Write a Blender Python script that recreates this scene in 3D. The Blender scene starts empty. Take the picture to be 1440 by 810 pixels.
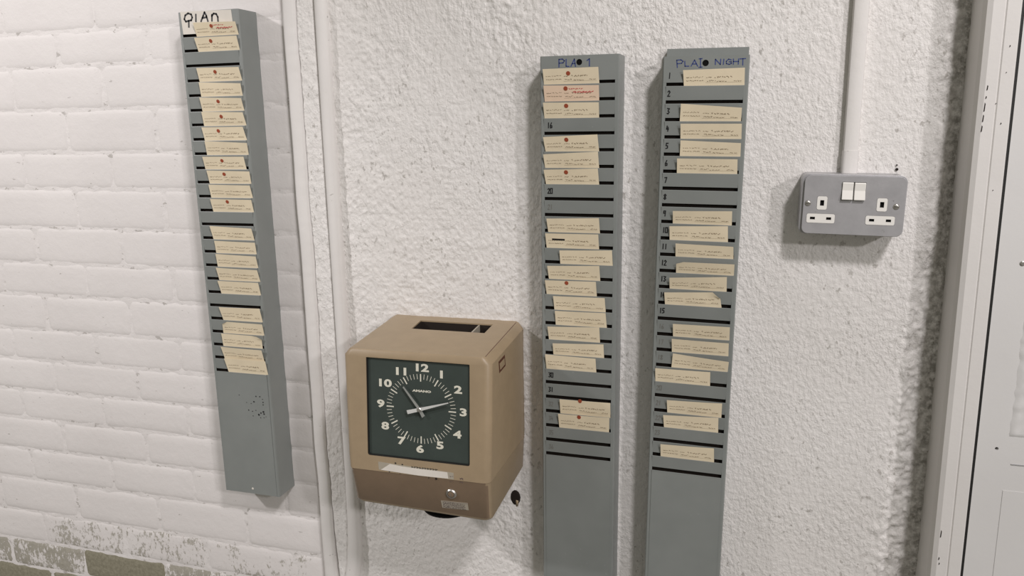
import bpy, bmesh, math, random
import numpy as np
from mathutils import Matrix, Vector
from mathutils.geometry import tessellate_polygon

S = bpy.context.scene
COL = S.collection
Z0 = 1450.0                                   # drawing datum (mm) above the floor


def W(x, y, z):
    return Vector((x * .001, y * .001, (z + Z0) * .001))


# ------------------------------------------------------------------ camera
cam_data = bpy.data.cameras.new('camera')
cam_data.sensor_width = 36.0
cam_data.lens = 1115.75 / 1440 * 36
cam_data.clip_start = .02
cam = bpy.data.objects.new('camera', cam_data)
COL.objects.link(cam)
yaw, pit, rol = -0.2965, 0.2084, -0.0191
Fv = Vector((math.sin(yaw) * math.cos(pit), math.cos(yaw) * math.cos(pit), -math.sin(pit)))
r0 = Vector((math.cos(yaw), -math.sin(yaw), 0))
u0 = r0.cross(Fv)
rv = r0 * math.cos(rol) + u0 * math.sin(rol)
uv = -r0 * math.sin(rol) + u0 * math.cos(rol)
M = Matrix((rv, uv, -Fv)).transposed().to_4x4()
M.translation = W(372.85, -1230.83, 221.13)
cam.matrix_world = M
S.camera = cam

# ------------------------------------------------------------------ light
world = bpy.data.worlds.new('world')
S.world = world
world.use_nodes = True
bg = world.node_tree.nodes['Background']
bg.inputs[0].default_value = (1.0, 0.965, 0.83, 1)
bg.inputs[1].default_value = 0.27


def ceiling_light(name, pos, target, power, size, colour, length=0):
    d = bpy.data.lights.new(name, 'AREA')
    d.shape = 'DISK'
    d.size = size
    if length:
        d.shape = 'RECTANGLE'
        d.size = length
        d.size_y = size
    d.energy = power
    d.color = colour
    o = bpy.data.objects.new(name, d)
    COL.objects.link(o)
    o.location = W(*pos)
    o.rotation_euler = (W(*target) - W(*pos)).to_track_quat('-Z', 'Y').to_euler()
    return o


# a shaded lamp on the left, its beam fading out before the right-hand racks
sd = bpy.data.lights.new('lamp_far_left', 'SPOT')
sd.energy = 138
sd.color = (1, .955, .965)
sd.shadow_soft_size = .07
sd.spot_size = math.radians(68)
sd.spot_blend = .5
so_ = bpy.data.objects.new('lamp_far_left', sd)
COL.objects.link(so_)
so_.location = W(-2095, -1581, 1223)
so_.rotation_euler = (W(-1450, 0, -100) - W(-2095, -1581, 1223)).to_track_quat('-Z', 'Y').to_euler()
ceiling_light('lamp_overhead', (1310, -1780, 1880), (350, 0, -100), 46, .30, (1, .955, .965))
ceiling_light('lamp_far_right', (3000, -2800, 1400), (100, 0, 0), 44, .22, (1, .955, .965))

S.view_settings.view_transform = 'Standard'
S.view_settings.look = 'None'
S.view_settings.gamma = 1
S.view_settings.use_curve_mapping = False
S.view_settings.exposure = -0.06


# ------------------------------------------------------------------ materials
def new_mat(name):
    m = bpy.data.materials.new(name)
    m.use_nodes = True
    nt = m.node_tree
    return m, nt, nt.nodes['Principled BSDF']


def N(nt, kind, **kw):
    n = nt.nodes.new(kind)
    for k, v in kw.items():
        if k.startswith('i_'):
            n.inputs[k[2:].replace('_', ' ')].default_value = v
        else:
            setattr(n, k, v)
    return n


def pos(nt, scale=(1, 1, 1)):
    g = N(nt, 'ShaderNodeNewGeometry')
    mp = N(nt, 'ShaderNodeMapping')
    mp.inputs['Scale'].default_value = scale
    nt.links.new(g.outputs['Position'], mp.inputs[0])
    return mp.outputs[0]


def noise(nt, vec, scale, detail=3, rough=.6):
    n = N(nt, 'ShaderNodeTexNoise')
    n.inputs['Scale'].default_value = scale
    n.inputs['Detail'].default_value = detail
    n.inputs['Roughness'].default_value = rough
    nt.links.new(vec, n.inputs['Vector'])
    return n.outputs[0]


def ramp(nt, fac, p0, p1, c0=(0, 0, 0, 1), c1=(1, 1, 1, 1)):
    r = N(nt, 'ShaderNodeValToRGB')
    r.color_ramp.elements[0].position = p0
    r.color_ramp.elements[0].color = c0
    r.color_ramp.elements[1].position = p1
    r.color_ramp.elements[1].color = c1
    nt.links.new(fac, r.inputs[0])
    return r.outputs[0]


def mix(nt, fac, a, b, mode='MIX'):
    m = N(nt, 'ShaderNodeMix', data_type='RGBA', blend_type=mode)
    for i, v in ((0, fac), (6, a), (7, b)):
        if isinstance(v, (tuple, float, int)):
            m.inputs[i].default_value = v
        else:
            nt.links.new(v, m.inputs[i])
    return m.outputs[2]


def math_n(nt, op, a, b=None):
    m = N(nt, 'ShaderNodeMath', operation=op)
    for i, v in ((0, a), (1, b)):
        if v is None:
            continue
        if isinstance(v, (float, int)):
            m.inputs[i].default_value = v
        else:
            nt.links.new(v, m.inputs[i])
    return m.outputs[0]


def bump(nt, b, h, strength=.5, dist=.001, normal=None):
    n = N(nt, 'ShaderNodeBump')
    n.inputs['Strength'].default_value = strength
    n.inputs['Distance'].default_value = dist
    nt.links.new(h, n.inputs['Height'])
    if normal is not None:
        nt.links.new(normal, n.inputs['Normal'])
    nt.links.new(n.outputs[0], b.inputs['Normal'])
    return n.outputs[0]


def simple(name, col, rough=.5, metal=0., spec=.5, var=.06, vs=60, bstr=0.15):
    m, nt, b = new_mat(name)
    v = pos(nt)
    f = noise(nt, v, vs, 4)
    lo = tuple(c * (1 - var) for c in col) + (1,)
    hi = tuple(min(1, c * (1 + var)) for c in col) + (1,)
    nt.links.new(ramp(nt, f, .3, .7, lo, hi), b.inputs['Base Color'])
    b.inputs['Roughness'].default_value = rough
    b.inputs['Metallic'].default_value = metal
    b.inputs['Specular IOR Level'].default_value = spec
    if bstr:
        bump(nt, b, noise(nt, v, 900, 2), bstr, .0003)
    return m


def m_plaster():
    m, nt, b = new_mat('textured white painted plaster')
    v = pos(nt)
    warp = pos(nt, (1, 1, .7))
    n1 = noise(nt, warp, 150, 3, .6)
    n2 = noise(nt, v, 420, 2, .6)
    big = noise(nt, v, 7, 3, .6)
    h = math_n(nt, 'ADD', ramp(nt, n1, .38, .66), math_n(nt, 'MULTIPLY', n2, .35))
    amp = ramp(nt, big, .3, .7, (.35, .35, .35, 1), (1, 1, 1, 1))
    bump(nt, b, math_n(nt, 'MULTIPLY', h, amp), .55, .0022)
    base = ramp(nt, noise(nt, v, 2.2, 3), .3, .7, (.70, .675, .65, 1), (.745, .725, .705, 1))
    # grey dirt that sits in the little pits
    pit = ramp(nt, noise(nt, warp, 135, 2, .55), .615, .68)
    where = ramp(nt, noise(nt, v, 9, 2), .38, .58)
    dirt = math_n(nt, 'MULTIPLY', pit, where)
    base = mix(nt, math_n(nt, 'MULTIPLY', dirt, .6), base, (.30, .28, .25, 1))
    # grime collected in the rough render beside the door frame and the old chase
    sp = N(nt, 'ShaderNodeSeparateXYZ')
    nt.links.new(v, sp.inputs[0])
    mr = N(nt, 'ShaderNodeMapRange')
    mr.inputs[1].default_value = .600
    mr.inputs[2].default_value = .640
    nt.links.new(math_n(nt, 'ADD', sp.outputs[0], math_n(nt, 'MULTIPLY', math_n(nt, 'SUBTRACT', noise(nt, v, 40, 3), .5), .05)), mr.inputs[0])
    g = math_n(nt, 'MULTIPLY', mr.outputs[0], ramp(nt, noise(nt, v, 110, 4, .7), .38, .6))
    base = mix(nt, math_n(nt, 'MULTIPLY', g, .75), base, (.16, .15, .125, 1))
    nt.links.new(base, b.inputs['Base Color'])
    b.inputs['Roughness'].default_value = .55
    b.inputs['Specular IOR Level'].default_value = .35
    return m


def m_paint(name, bstr=.35, tint=(1, 1, 1), specks=True, bare=False, thr=.70):
    m, nt, b = new_mat(name)
    v = pos(nt)
    c0 = tuple(c * t for c, t in zip((.69, .66, .645), tint)) + (1,)
    c1 = tuple(c * t for c, t in zip((.735, .705, .69), tint)) + (1,)
    base = ramp(nt, noise(nt, v, 4, 3), .3, .7, c0, c1)
    h = math_n(nt, 'ADD', noise(nt, v, 60, 4, .55), math_n(nt, 'MULTIPLY', noise(nt, v, 330, 2), .25))
    if specks:
        s = ramp(nt, noise(nt, pos(nt, (.7, 1, 1.3)), 70, 3, .6), thr, thr + .05)
        base = mix(nt, math_n(nt, 'MULTIPLY', s, .55), base, (.27, .25, .22, 1))
    if bare:
        oi = N(nt, 'ShaderNodeObjectInfo')
        sc = N(nt, 'ShaderNodeSeparateColor')
        nt.links.new(oi.outputs['Color'], sc.inputs[0])
        big = noise(nt, v, 16, 3, .6)
        fine = noise(nt, pos(nt, (1.6, 1, .8)), 95, 4, .75)
        t = math_n(nt, 'ADD', math_n(nt, 'MULTIPLY', big, .45), math_n(nt, 'MULTIPLY', fine, .55))
        k = math_n(nt, 'ADD', t, math_n(nt, 'SUBTRACT', sc.outputs[0], .5))
        mask = ramp(nt, k, .52, .56)
        bcol = ramp(nt, noise(nt, v, 130, 4, .7), .3, .7, (.19, .175, .125, 1), (.31, .29, .22, 1))
        base = mix(nt, math_n(nt, 'MULTIPLY', mask, math_n(nt, 'MINIMUM', math_n(nt, 'MULTIPLY', sc.outputs[0], 1.35), 1.0)), base, bcol)
        h = math_n(nt, 'SUBTRACT', h, math_n(nt, 'MULTIPLY', mask, .35))
    nt.links.new(base, b.inputs['Base Color'])
    b.inputs['Roughness'].default_value = .6
    b.inputs['Specular IOR Level'].default_value = .3
    bump(nt, b, h, bstr, .0016)
    return m


def m_rack():
    m, nt, b = new_mat('grey green stove enamel on steel')
    v = pos(nt)
    base = ramp(nt, noise(nt, v, 9, 3), .3, .7, (.198, .212, .203, 1), (.232, .246, .236, 1))
    s = ramp(nt, noise(nt, v, 160, 3, .6), .70, .75)
    base = mix(nt, math_n(nt, 'MULTIPLY', s, .35), base, (.34, .36, .35, 1))
    nt.links.new(base, b.inputs['Base Color'])
    b.inputs['Roughness'].default_value = .42
    bump(nt, b, noise(nt, v, 700, 2), .12, .0003)
    return m


def m_socket():
    m, nt, b = new_mat('grey hammered enamel on steel')
    v = pos(nt)
    base = ramp(nt, noise(nt, v, 45, 4), .3, .7, (.36, .355, .365, 1), (.42, .415, .425, 1))
    w = ramp(nt, noise(nt, v, 60, 5, .75), .66, .70)
    base = mix(nt, math_n(nt, 'MULTIPLY', w, .6), base, (.16, .14, .125, 1))
    nt.links.new(base, b.inputs['Base Color'])
    b.inputs['Roughness'].default_value = .38
    b.inputs['Metallic'].default_value = .25
    bump(nt, b, noise(nt, v, 260, 2), .2, .0005)
    return m


MAT = dict(
    plaster=m_plaster(),
    brick=m_paint('white painted brick', .5, bare=True, thr=.68),
    mortar=m_paint('white painted mortar', .9, thr=.60),
    trim=m_paint('white gloss painted timber', .3, (.98, .99, .98)),
    door=m_paint('pale grey gloss painted door', .12, (.90, .925, .93), False),
    frame=m_paint('pale grey gloss painted frame', .2, (.94, .95, .94), False),
    rack=m_rack(),
    socket=m_socket(),
    card=simple('cream card', (.79, .685, .50), .7, var=.05, vs=25, bstr=.05),
    card_pink=simple('pinkish card', (.80, .61, .455), .7, var=.04, vs=25, bstr=.05),
    paper=simple('white paper', (.66, .62, .56), .75, var=.05, vs=30, bstr=.05),
    print=simple('grey brown print', (.27, .20, .125), .8, var=.1, bstr=0),
    pencil=simple('dark pencil', (.17, .16, .14), .8, var=.1, bstr=0),
    red=simple('red sticker', (.34, .07, .03), .5, bstr=0),
    redink=simple('red ink', (.60, .09, .09), .6, bstr=0),
    black=simple('black marker ink', (.012, .012, .013), .5, bstr=0),
    blue=simple('blue marker ink', (.035, .055, .19), .5, bstr=0),
    blackp=simple('black plastic', (.006, .006, .006), .85, spec=.1, bstr=0),
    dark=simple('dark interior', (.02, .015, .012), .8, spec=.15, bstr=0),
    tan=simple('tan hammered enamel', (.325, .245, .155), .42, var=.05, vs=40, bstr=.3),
    brown=simple('brown enamel and cover shade', (.205, .145, .095), .45, var=.06, vs=40, bstr=.3),  # lock core; also the shade painted on the lower cover front
    dial=simple('dark green dial', (.042, .055, .049), .35, var=.08, vs=30, bstr=.05),
    gasket=simple('black rubber and gap shade', (.01, .01, .009), .6, bstr=0),  # dial edge; also the painted shade in the door gap
    numeral=simple('cream dial print', (.68, .66, .56), .5, bstr=0),
    hand=simple('grey metal hand', (.42, .43, .41), .3, .5, bstr=0),
    hand_light=simple('pale metal hand', (.72, .72, .70), .3, .3, bstr=0),
    steel=simple('worn steel', (.55, .53, .50), .3, .9, bstr=.1),
    silver=simple('silver foil label', (.40, .36, .29), .45, .15, bstr=.1),
    plate_print=simple('worn purple print', (.10, .07, .08), .6, bstr=0),
    white_plastic=simple('white plastic', (.80, .78, .74), .3, var=.02, bstr=0),
    floor=simple('grey concrete', (.25, .24, .22), .8, vs=10),
    maroon=simple('dark red edge', (.09, .03, .015), .5, bstr=0),
)


# ------------------------------------------------------------------ mesh helpers (millimetres in, metres out)
def mesh_obj(name, verts, faces, mat, parent=None, smooth=False, loc=None, mats=None, fm=None):
    me = bpy.data.meshes.new(name)
    me.from_pydata([(v[0] * .001, v[1] * .001, v[2] * .001) for v in verts], [], faces)
    me.materials.append(MAT[mat])
    if mats:
        for q in mats:
            me.materials.append(MAT[q])
        for i, k in enumerate(fm):
            me.polygons[i].material_index = k
    if smooth:
        me.polygons.foreach_set('use_smooth', [True] * len(me.polygons))
    me.update()
    o = bpy.data.objects.new(name, me)
    COL.objects.link(o)
    if parent is not None:
        o.parent = parent
    if loc is not None:
        o.location = loc
    return o


class MB:
    def __init__(s):
        s.v, s.f = [], []

    def add(s, verts, faces):
        n = len(s.v)
        s.v += [tuple(v) for v in verts]
        s.f += [tuple(i + n for i in f) for f in faces]
        return s

    def box(s, x0, x1, y0, y1, z0, z1):
        v = [(x, y, z) for x in (x0, x1) for y in (y0, y1) for z in (z0, z1)]
        return s.add(v, [(0, 1, 3, 2), (4, 6, 7, 5), (0, 4, 5, 1), (2, 3, 7, 6), (0, 2, 6, 4), (1, 5, 7, 3)])

    def prism(s, poly, a, b, axis='z'):
        """poly: 2D outline; extruded from a to b along axis"""
        def P(p, t):
            return {'z': (p[0], p[1], t), 'y': (p[0], t, p[1]), 'x': (t, p[0], p[1])}[axis]
        n = len(poly)
        v = [P(p, a) for p in poly] + [P(p, b) for p in poly]
        f = [(i, (i + 1) % n, n + (i + 1) % n, n + i) for i in range(n)]
        f += [tuple(range(n - 1, -1, -1)), tuple(range(n, 2 * n))]
        return s.add(v, f)

    def plate(s, outer, holes, y0, y1):
        """flat plate in the xz plane with holes, from y0 (front) to y1 (back)"""
        loops = [outer] + holes
        flat = [p for l in loops for p in l]
        tris = tessellate_polygon([[Vector((p[0], p[1], 0)) for p in l] for l in loops])
        n = len(flat)
        v = [(p[0], y0, p[1]) for p in flat] + [(p[0], y1, p[1]) for p in flat]
        f = [tuple(t) for t in tris] + [tuple(i + n for i in reversed(t)) for t in tris]
        k = 0
        for l in loops:
            m = len(l)
            for i in range(m):
                a, b = k + i, k + (i + 1) % m
                f.append((a, b, b + n, a + n))
            k += m
        return s.add(v, f)

    def lathe(s, prof, c, axis='y', seg=24):
        """prof: (radius, offset along axis) ; centre c"""
        v = []
        for (r, h) in prof:
            for i in range(seg):
                a = 2 * math.pi * i / seg
                q = (r * math.cos(a), r * math.sin(a))
                v.append({'y': (c[0] + q[0], c[1] + h, c[2] + q[1]), 'z': (c[0] + q[0], c[1] + q[1], c[2] + h),
                          'x': (c[0] + h, c[1] + q[0], c[2] + q[1])}[axis])
        f = []
        for j in range(len(prof) - 1):
            for i in range(seg):
                a, b = j * seg + i, j * seg + (i + 1) % seg
                f.append((a, b, b + seg, a + seg))
        f.append(tuple(range(seg)))
        f.append(tuple((len(prof) - 1) * seg + i for i in range(seg)))
        return s.add(v, f)

    def stroke(s, pts, w, y=0, th=.15):
        """a flat pen stroke in the xz plane at depth y"""
        for (a, b) in zip(pts[:-1], pts[1:]):
            dx, dz = b[0] - a[0], b[1] - a[1]
            L = math.hypot(dx, dz) or 1e-6
            ux, uz = dx / L, dz / L
            e = w * .35
            a2 = (a[0] - ux * e, a[1] - uz * e)
            b2 = (b[0] + ux * e, b[1] + uz * e)
            nx, nz = -uz * w / 2, ux * w / 2
            q = [(a2[0] + nx, a2[1] + nz), (b2[0] + nx, b2[1] + nz), (b2[0] - nx, b2[1] - nz), (a2[0] - nx, a2[1] - nz)]
            s.add([(p[0], y, p[1]) for p in q], [(0, 1, 2, 3)])
        return s

    def blob(s, x, z, r, y, seg=8, rng=random):
        v = [(x + r * math.cos(2 * math.pi * i / seg) * rng.uniform(.7, 1.1), y,
              z + r * math.sin(2 * math.pi * i / seg) * rng.uniform(.7, 1.1)) for i in range(seg)]
        return s.add(v, [tuple(range(seg))])

    def out(s, name, mat, parent=None, smooth=False, loc=None, fix=True):
        o = mesh_obj(name, s.v, s.f, mat, parent, smooth, loc)
        if fix:
            bm = bmesh.new()
            bm.from_mesh(o.data)
            bmesh.ops.recalc_face_normals(bm, faces=bm.faces)
            bm.to_mesh(o.data)
            bm.free()
        return o


def rrect(x0, x1, z0, z1, r, n=4):
    p = []
    for (cx, cz, a0) in ((x1 - r, z1 - r, 0), (x0 + r, z1 - r, 90), (x0 + r, z0 + r, 180), (x1 - r, z0 + r, 270)):
        for i in range(n + 1):
            a = math.radians(a0 + 90 * i / n)
            p.append((cx + r * math.cos(a), cz + r * math.sin(a)))
    return p


def circ(x, z, r, n=20):
    return [(x + r * math.cos(2 * math.pi * i / n), z + r * math.sin(2 * math.pi * i / n)) for i in range(n)]


def bevel(o, w, seg=2, ang=40):
    md = o.modifiers.new('edge', 'BEVEL')
    md.width = w * .001
    md.segments = seg
    md.limit_method = 'ANGLE'
    md.angle_limit = math.radians(ang)
    return o


def empty(name, loc, rot=(0, 0, 0)):
    o = bpy.data.objects.new(name, None)
    o.empty_display_size = .05
    COL.objects.link(o)
    o.location = loc
    o.rotation_euler = rot
    return o


def tag(o, label, cat, group=None):
    o['label'] = label
    o['category'] = cat
    if group:
        o['group'] = group
    return o


def struct(o):
    o['kind'] = 'structure'
    return o


def text_mesh(txt, size, bold=0., xs=1., ys=1.):
    """outline text as vertices / faces in a flat xz plane (mm), centred"""
    cu = bpy.data.curves.new('lettering', 'FONT')
    cu.body = txt
    cu.size = size
    cu.offset = bold
    cu.align_x = 'CENTER'
    cu.align_y = 'CENTER'
    cu.resolution_u = 3
    o = bpy.data.objects.new('lettering', cu)
    COL.objects.link(o)
    dg = bpy.context.evaluated_depsgraph_get()
    me = o.evaluated_get(dg).to_mesh()
    v = [(p.co.x * xs, 0, p.co.y * ys) for p in me.vertices]
    f = [tuple(p.vertices) for p in me.polygons]
    o.evaluated_get(dg).to_mesh_clear()
    bpy.data.objects.remove(o)
    bpy.data.curves.remove(cu)
    xs_ = [p[0] for p in v]
    zs_ = [p[2] for p in v]
    cx, cz = (min(xs_) + max(xs_)) / 2, (min(zs_) + max(zs_)) / 2
    return [(p[0] - cx, 0, p[2] - cz) for p in v], f


# value noise on numpy grids
def vnoise(x, z, seed):
    rs = np.random.RandomState(seed)
    T = rs.rand(256, 256)
    xi, zi = np.floor(x).astype(int), np.floor(z).astype(int)
    fx, fz = x - xi, z - zi
    fx, fz = fx * fx * (3 - 2 * fx), fz * fz * (3 - 2 * fz)
    g = lambda a, b: T[a & 255, b & 255]
    return (g(xi, zi) * (1 - fx) + g(xi + 1, zi) * fx) * (1 - fz) + (g(xi, zi + 1) * (1 - fx) + g(xi + 1, zi + 1) * fx) * fz


def grid_obj(name, X, Y, Z, mat, parent=None):
    """regular grid (rows, cols) of points in mm, world coordinates"""
    nr, nc = X.shape
    co = np.stack([X * .001, Y * .001, (Z + Z0) * .001], -1).reshape(-1, 3)
    idx = np.arange(nr * nc).reshape(nr, nc)
    q = np.stack([idx[:-1, :-1], idx[:-1, 1:], idx[1:, 1:], idx[1:, :-1]], -1).reshape(-1, 4)
    me = bpy.data.meshes.new(name)
    me.vertices.add(len(co))
    me.vertices.foreach_set('co', co.astype(np.float32).ravel())
    me.loops.add(q.size)
    me.loops.foreach_set('vertex_index', q.astype(np.int32).ravel())
    me.polygons.add(len(q))
    me.polygons.foreach_set('loop_start', np.arange(0, q.size, 4, dtype=np.int32))
    me.polygons.foreach_set('loop_total', np.full(len(q), 4, dtype=np.int32))
    me.polygons.foreach_set('use_smooth', np.ones(len(q), dtype=bool))
    me.update(calc_edges=True)
    me.materials.append(MAT[mat])
    o = bpy.data.objects.new(name, me)
    COL.objects.link(o)
    if parent is not None:
        o.parent = parent
    return o


# ================================================================== THE SETTING
FLOOR = -Z0
TOP = 1000.0
fl = struct(MB().box(-2400, 1700, -3200, 60, -60, 0).out('floor', 'floor'))

# --- the textured plaster wall
xs = np.concatenate([np.arange(-372, 646, 2.4), [646.0]])
zs = np.concatenate([[FLOOR], np.arange(-1200, -720, 60), np.arange(-720, 500, 2.4), np.arange(500, TOP + 1, 50)])
X, Z = np.meshgrid(xs, zs)
a = vnoise(X / 6.5 + vnoise(X / 15, Z / 15, 5) * 2, Z / 8.5, 1)
b_ = vnoise(X / 3.4, Z / 4.0, 2)
c_ = vnoise(X / 60, Z / 80, 3)
d_ = vnoise(X / 17, Z / 22, 7)
ridge = 1 - np.abs(2 * a - 1)
leftness = np.clip((330 - X) / 260, 0, 1) * .65 + .3
amp = (.45 + 1.0 * c_) * leftness
rel = (ridge ** 2 * 1.3 + (b_ - .5) * .8 + (d_ - .5) * 1.6) * amp
rel += (vnoise(X / 150, Z / 170, 11) - .5) * 5
# rough render that falls away towards the door frame
start = np.interp(Z, [-450, -100, 100, 380], [572, 590, 606, 612]) + (vnoise(Z / 40, Z * 0, 21) - .5) * 14
t = np.clip((X - start) / np.maximum(642 - start, 1), 0, 1)
dip = t * t * (3 - 2 * t) * np.interp(Z, [-450, 120, 380], [16, 11, 5])
rough = np.clip((X - start + 5) / 20, 0, 1) * ((vnoise(X / 5, Z / 6, 31) - .5) * 5 + (vnoise(X / 11, Z / 15, 33) - .5) * 6)
Y = -rel + dip - rough * np.interp(Z, [-300, 150, 380], [1, .6, .8])
Y = np.clip(Y, -6, 40)
struct(grid_obj('wall_back', X, Y, Z, 'plaster'))
# solid masonry behind it, so that the wall has a body
masonry = struct(MB().box(-2400, 1700, 45, 160, 0, Z0 + TOP).out('wall_rear', 'mortar'))
struct(MB().box(640, 1700, -2, 44, 2000, Z0 + TOP).out('wall_over_door', 'plaster'))

# --- the painted brick wall
xs = np.concatenate([np.arange(-2400, -1320, 60), np.arange(-1320, -370, 5), [-370]])
zs = np.concatenate([[FLOOR], np.arange(-1200, -800, 50), np.arange(-800, 560, 5), np.arange(560, TOP + 1, 40)])
X, Z = np.meshgrid(xs, zs)
Y = .75 - (vnoise(X / 22, Z / 14, 41) - .5) * 1.6 - (vnoise(X / 8, Z / 6, 42) - .5) * .9
wall_left = struct(grid_obj('wall_left', X, Y, Z, 'mortar'))
joints = [838, 764, 690, 617, 544, 470, 397, 334.5, 256, 176, 106, 30, -42, -109, -183, -249, -317, -382, -452, -524, -602, -674, -740, -808, -878, -948, -1018, -1088]
# row 0 is 617..690; odd/even rows break the joint
rb = random.Random(4)
nb = 0
for r in range(len(joints) - 1):
    zt, zb = joints[r], joints[r + 1]
    ed = [-1944, -1732, -1520, -1308, -1096, -883, -680, -470, -392] if r % 2 == 0 else [-1838, -1626, -1414, -1206, -1000, -788, -576, -392]
    if zb < -600:
        ed = [e + {0: 8, 1: 10}[r % 2] if e > -1400 and e < -400 else e for e in ed]
    for i in range(len(ed) - 1):
        j1, j2 = rb.uniform(-4, 4), rb.uniform(-4, 4)
        x0, x1 = ed[i] + 4.5, ed[i + 1] - 4.5
        if i > 0:
            x0 += j1
        z1, z0 = zt - 4.2 + rb.uniform(-1, 1), zb + 4.2 + rb.uniform(-1, 1)
        # cushion shaped face: outer ring in the joint, inner rings on the face
        fr = -rb.uniform(.15, 1.15)
        rings = []
        for (inset, y) in ((-3.2, 1.6), (0.5, .35 + fr * .25), (5.5, fr * .8), (16, fr - .15)):
            rr = 5.5 - min(inset, 0)
            rings.append([(px, y + rb.uniform(-.12, .12), pz) for px, pz in rrect(x0 + inset, x1 - inset, z0 + inset, z1 - inset, max(1.5, 5 - inset * .2), 1)])
        V, Fc = [], []
        for rg in rings:
            V += rg
        for k in range(3):
            for q in range(8):
                Fc.append((k * 8 + q, k * 8 + (q + 1) % 8, (k + 1) * 8 + (q + 1) % 8, (k + 1) * 8 + q))
        Fc.append(tuple(24 + q for q in range(8)))
        cx, cz = (x0 + x1) / 2, (z0 + z1) / 2
        o = MB().add([(v[0] - cx, v[1], v[2] - cz) for v in V], Fc).out('brick', 'brick', wall_left, True)
        o.location = W(cx, 0, cz)
        # how much paint has flaked off this one
        bare = 0.0
        if zt < -500:
            bare = .36
        if zt < -590:
            bare = .50 if -1130 < x0 < -850 else (.47 if x0 > -850 else .36)
        if zt < -660:
            bare = .80 if -1130 < x0 < -900 else (.57 if x0 < -1130 else (.575 if x0 < -700 else .48))
        if zt < -730:
            bare = .75 if x0 < -900 else .6
        o.color = (bare, 0, 0, 1)
        nb += 1


# --- the boxed chase between the two walls
def chase(name, prof, mat, parent=None, zlo=FLOOR, zhi=TOP, xshift=None):
    """prof: list of (x, y, roughness); swept from floor to top"""
    z = np.concatenate([np.arange(zlo, -700, 60), np.arange(-700, 460, 3.0), np.arange(460, zhi + 1, 40)])
    x = np.array([p[0] for p in prof], float)
    y = np.array([p[1] for p in prof], float)
    rg = np.array([p[2] for p in prof], float)
    X, Z = np.meshgrid(x, z)
    Yb = np.repeat(y[None], len(z), 0)
    n = (vnoise(X / 5 + 9, Z / 9, 51) - .5) * 2 + (vnoise(X / 12, Z / 30, 52) - .5) * 1.5
    Yb = Yb - n * rg
    if xshift is not None:
        X = X + xshift(X, Z)
    return grid_obj(name, X, Yb, Z, mat, parent)


wob = lambda X, Z: (vnoise(Z / 90, Z * 0, 61) - .5) * 2.5
struct(chase('trim_1', [(-391, 6, 0), (-391, -8, 0), (-389.5, -11.5, .1), (-386, -13, .15), (-379, -13.4, .25), (-372, -12.6, .3), (-368, -11, .3), (-366, -7, .2), (-366, 6, 0)],
             'trim', xshift=wob))
gap = lambda X, Z: wob(X, Z) + np.interp(Z, [-660, -470], [6.5, 0]) * np.clip((-330 - X) / 30, 0, 1)
band = [(-365.6, 6, 0), (-365.6, -5, .3)] + [(-365 + i * 2.5, -8 - .8 * math.sin(i * .26), .8) for i in range(13)] + [(-333, -6, 1), (-331, 4, 0)]
struct(chase('trim_2', band, 'plaster', xshift=gap))

# --- door frame and door
frame = struct(MB().prism([(640, 30), (641, -49), (644, -57), (650, -60), (663, -60), (664.5, -58.6), (666, -60), (680.5, -60), (682, -58.5), (682, 30)], 0, 2050)
               .out('trim_3', 'frame'))
struct(MB().prism([(638, 30), (645, -57), (652, -60), (1560, -60), (1560, 30)], 2010, 2060).out('trim_4', 'frame'))
fc = MB()
rr_ = random.Random(9)
for (x, z, l) in [(652.6, 250, 7), (652.2, 238, 4), (651.6, 226, 12), (651.2, 212, 10), (650.8, 199, 9), (651.5, -371, 12), (652, -410, 5), (653, -418, 4), (673, 300, 3), (672, 268, 2), (664, 230, 2), (672, 205, 3), (671, 120, 2)]:
    fc.add([(x + Z0 * 0 + dx, -60.25, Z0 + z + dz) for dx, dz in [(-.9, -l / 2), (.5, -l / 2 + 1), (.9, l / 3), (-.2, l / 2)]], [(0, 1, 2, 3)])
fc.out('paint_chip', 'dark', frame)
door = struct(empty('door_1', (0, 0, 0)))
MB().plate([(685.6, 6), (1500, 6), (1500, 2004), (685.6, 2004)],
           [circ(709.8, Z0 - 235, 2.4, 12)], -58, -20).out('door_leaf', 'door', door)
MB().box(684, 1502, -19, 20, 6, 2004).out('door_core', 'dark', door)
MB().box(682.2, 685.5, -57.2, -30, 6, 2004).out('gap_shade_strip', 'gasket', door)  # added black strip, its colour stands in for shade in the gap
MB().box(723, 1462, -58.7, -58, 180, Z0 - 295.5).out('kick_plate', 'door', door)
MB().box(729, 800, -59.2, -58, Z0 - 256.4, Z0 - 255.4).out('scratch', 'socket', door)
rough_p = MB()
n1, n2 = 24, 50
px = np.linspace(721.5, 850, n1)
pz = np.linspace(-217, -47, n2)
XX, ZZ = np.meshgrid(px, pz)
YY = -58.6 - vnoise(XX / 5, ZZ / 6, 71) * 2.2
YY[0], YY[-1], YY[:, 0], YY[:, -1] = -57, -57, -57, -57
XX += (vnoise(XX / 9, ZZ / 9, 72) - .5) * 3
grid_obj('glue_residue', XX, YY, ZZ, 'door', door)
MB().lathe([(3.2, 0), (3.2, -1), (2, -1.8)], (715, -58, Z0 + 25)).out('screw', 'steel', door)


# ================================================================== CARD RACKS
PITCH = 24.5
RACKS = [(-507.0, 370.2, .0001), (121.4, 273.9, -.0048), (301.1, 265.9, -.0166)]
SIDE = ['left', 'middle', 'right']
rk_labels = ['grey green steel time card rack on the white painted brick wall, left of the clock',
             'grey green steel time card rack right beside the clock, marked in blue with a 1',
             'leaning grey green steel time card rack nearest the socket, marked NIGHT in blue']


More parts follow.
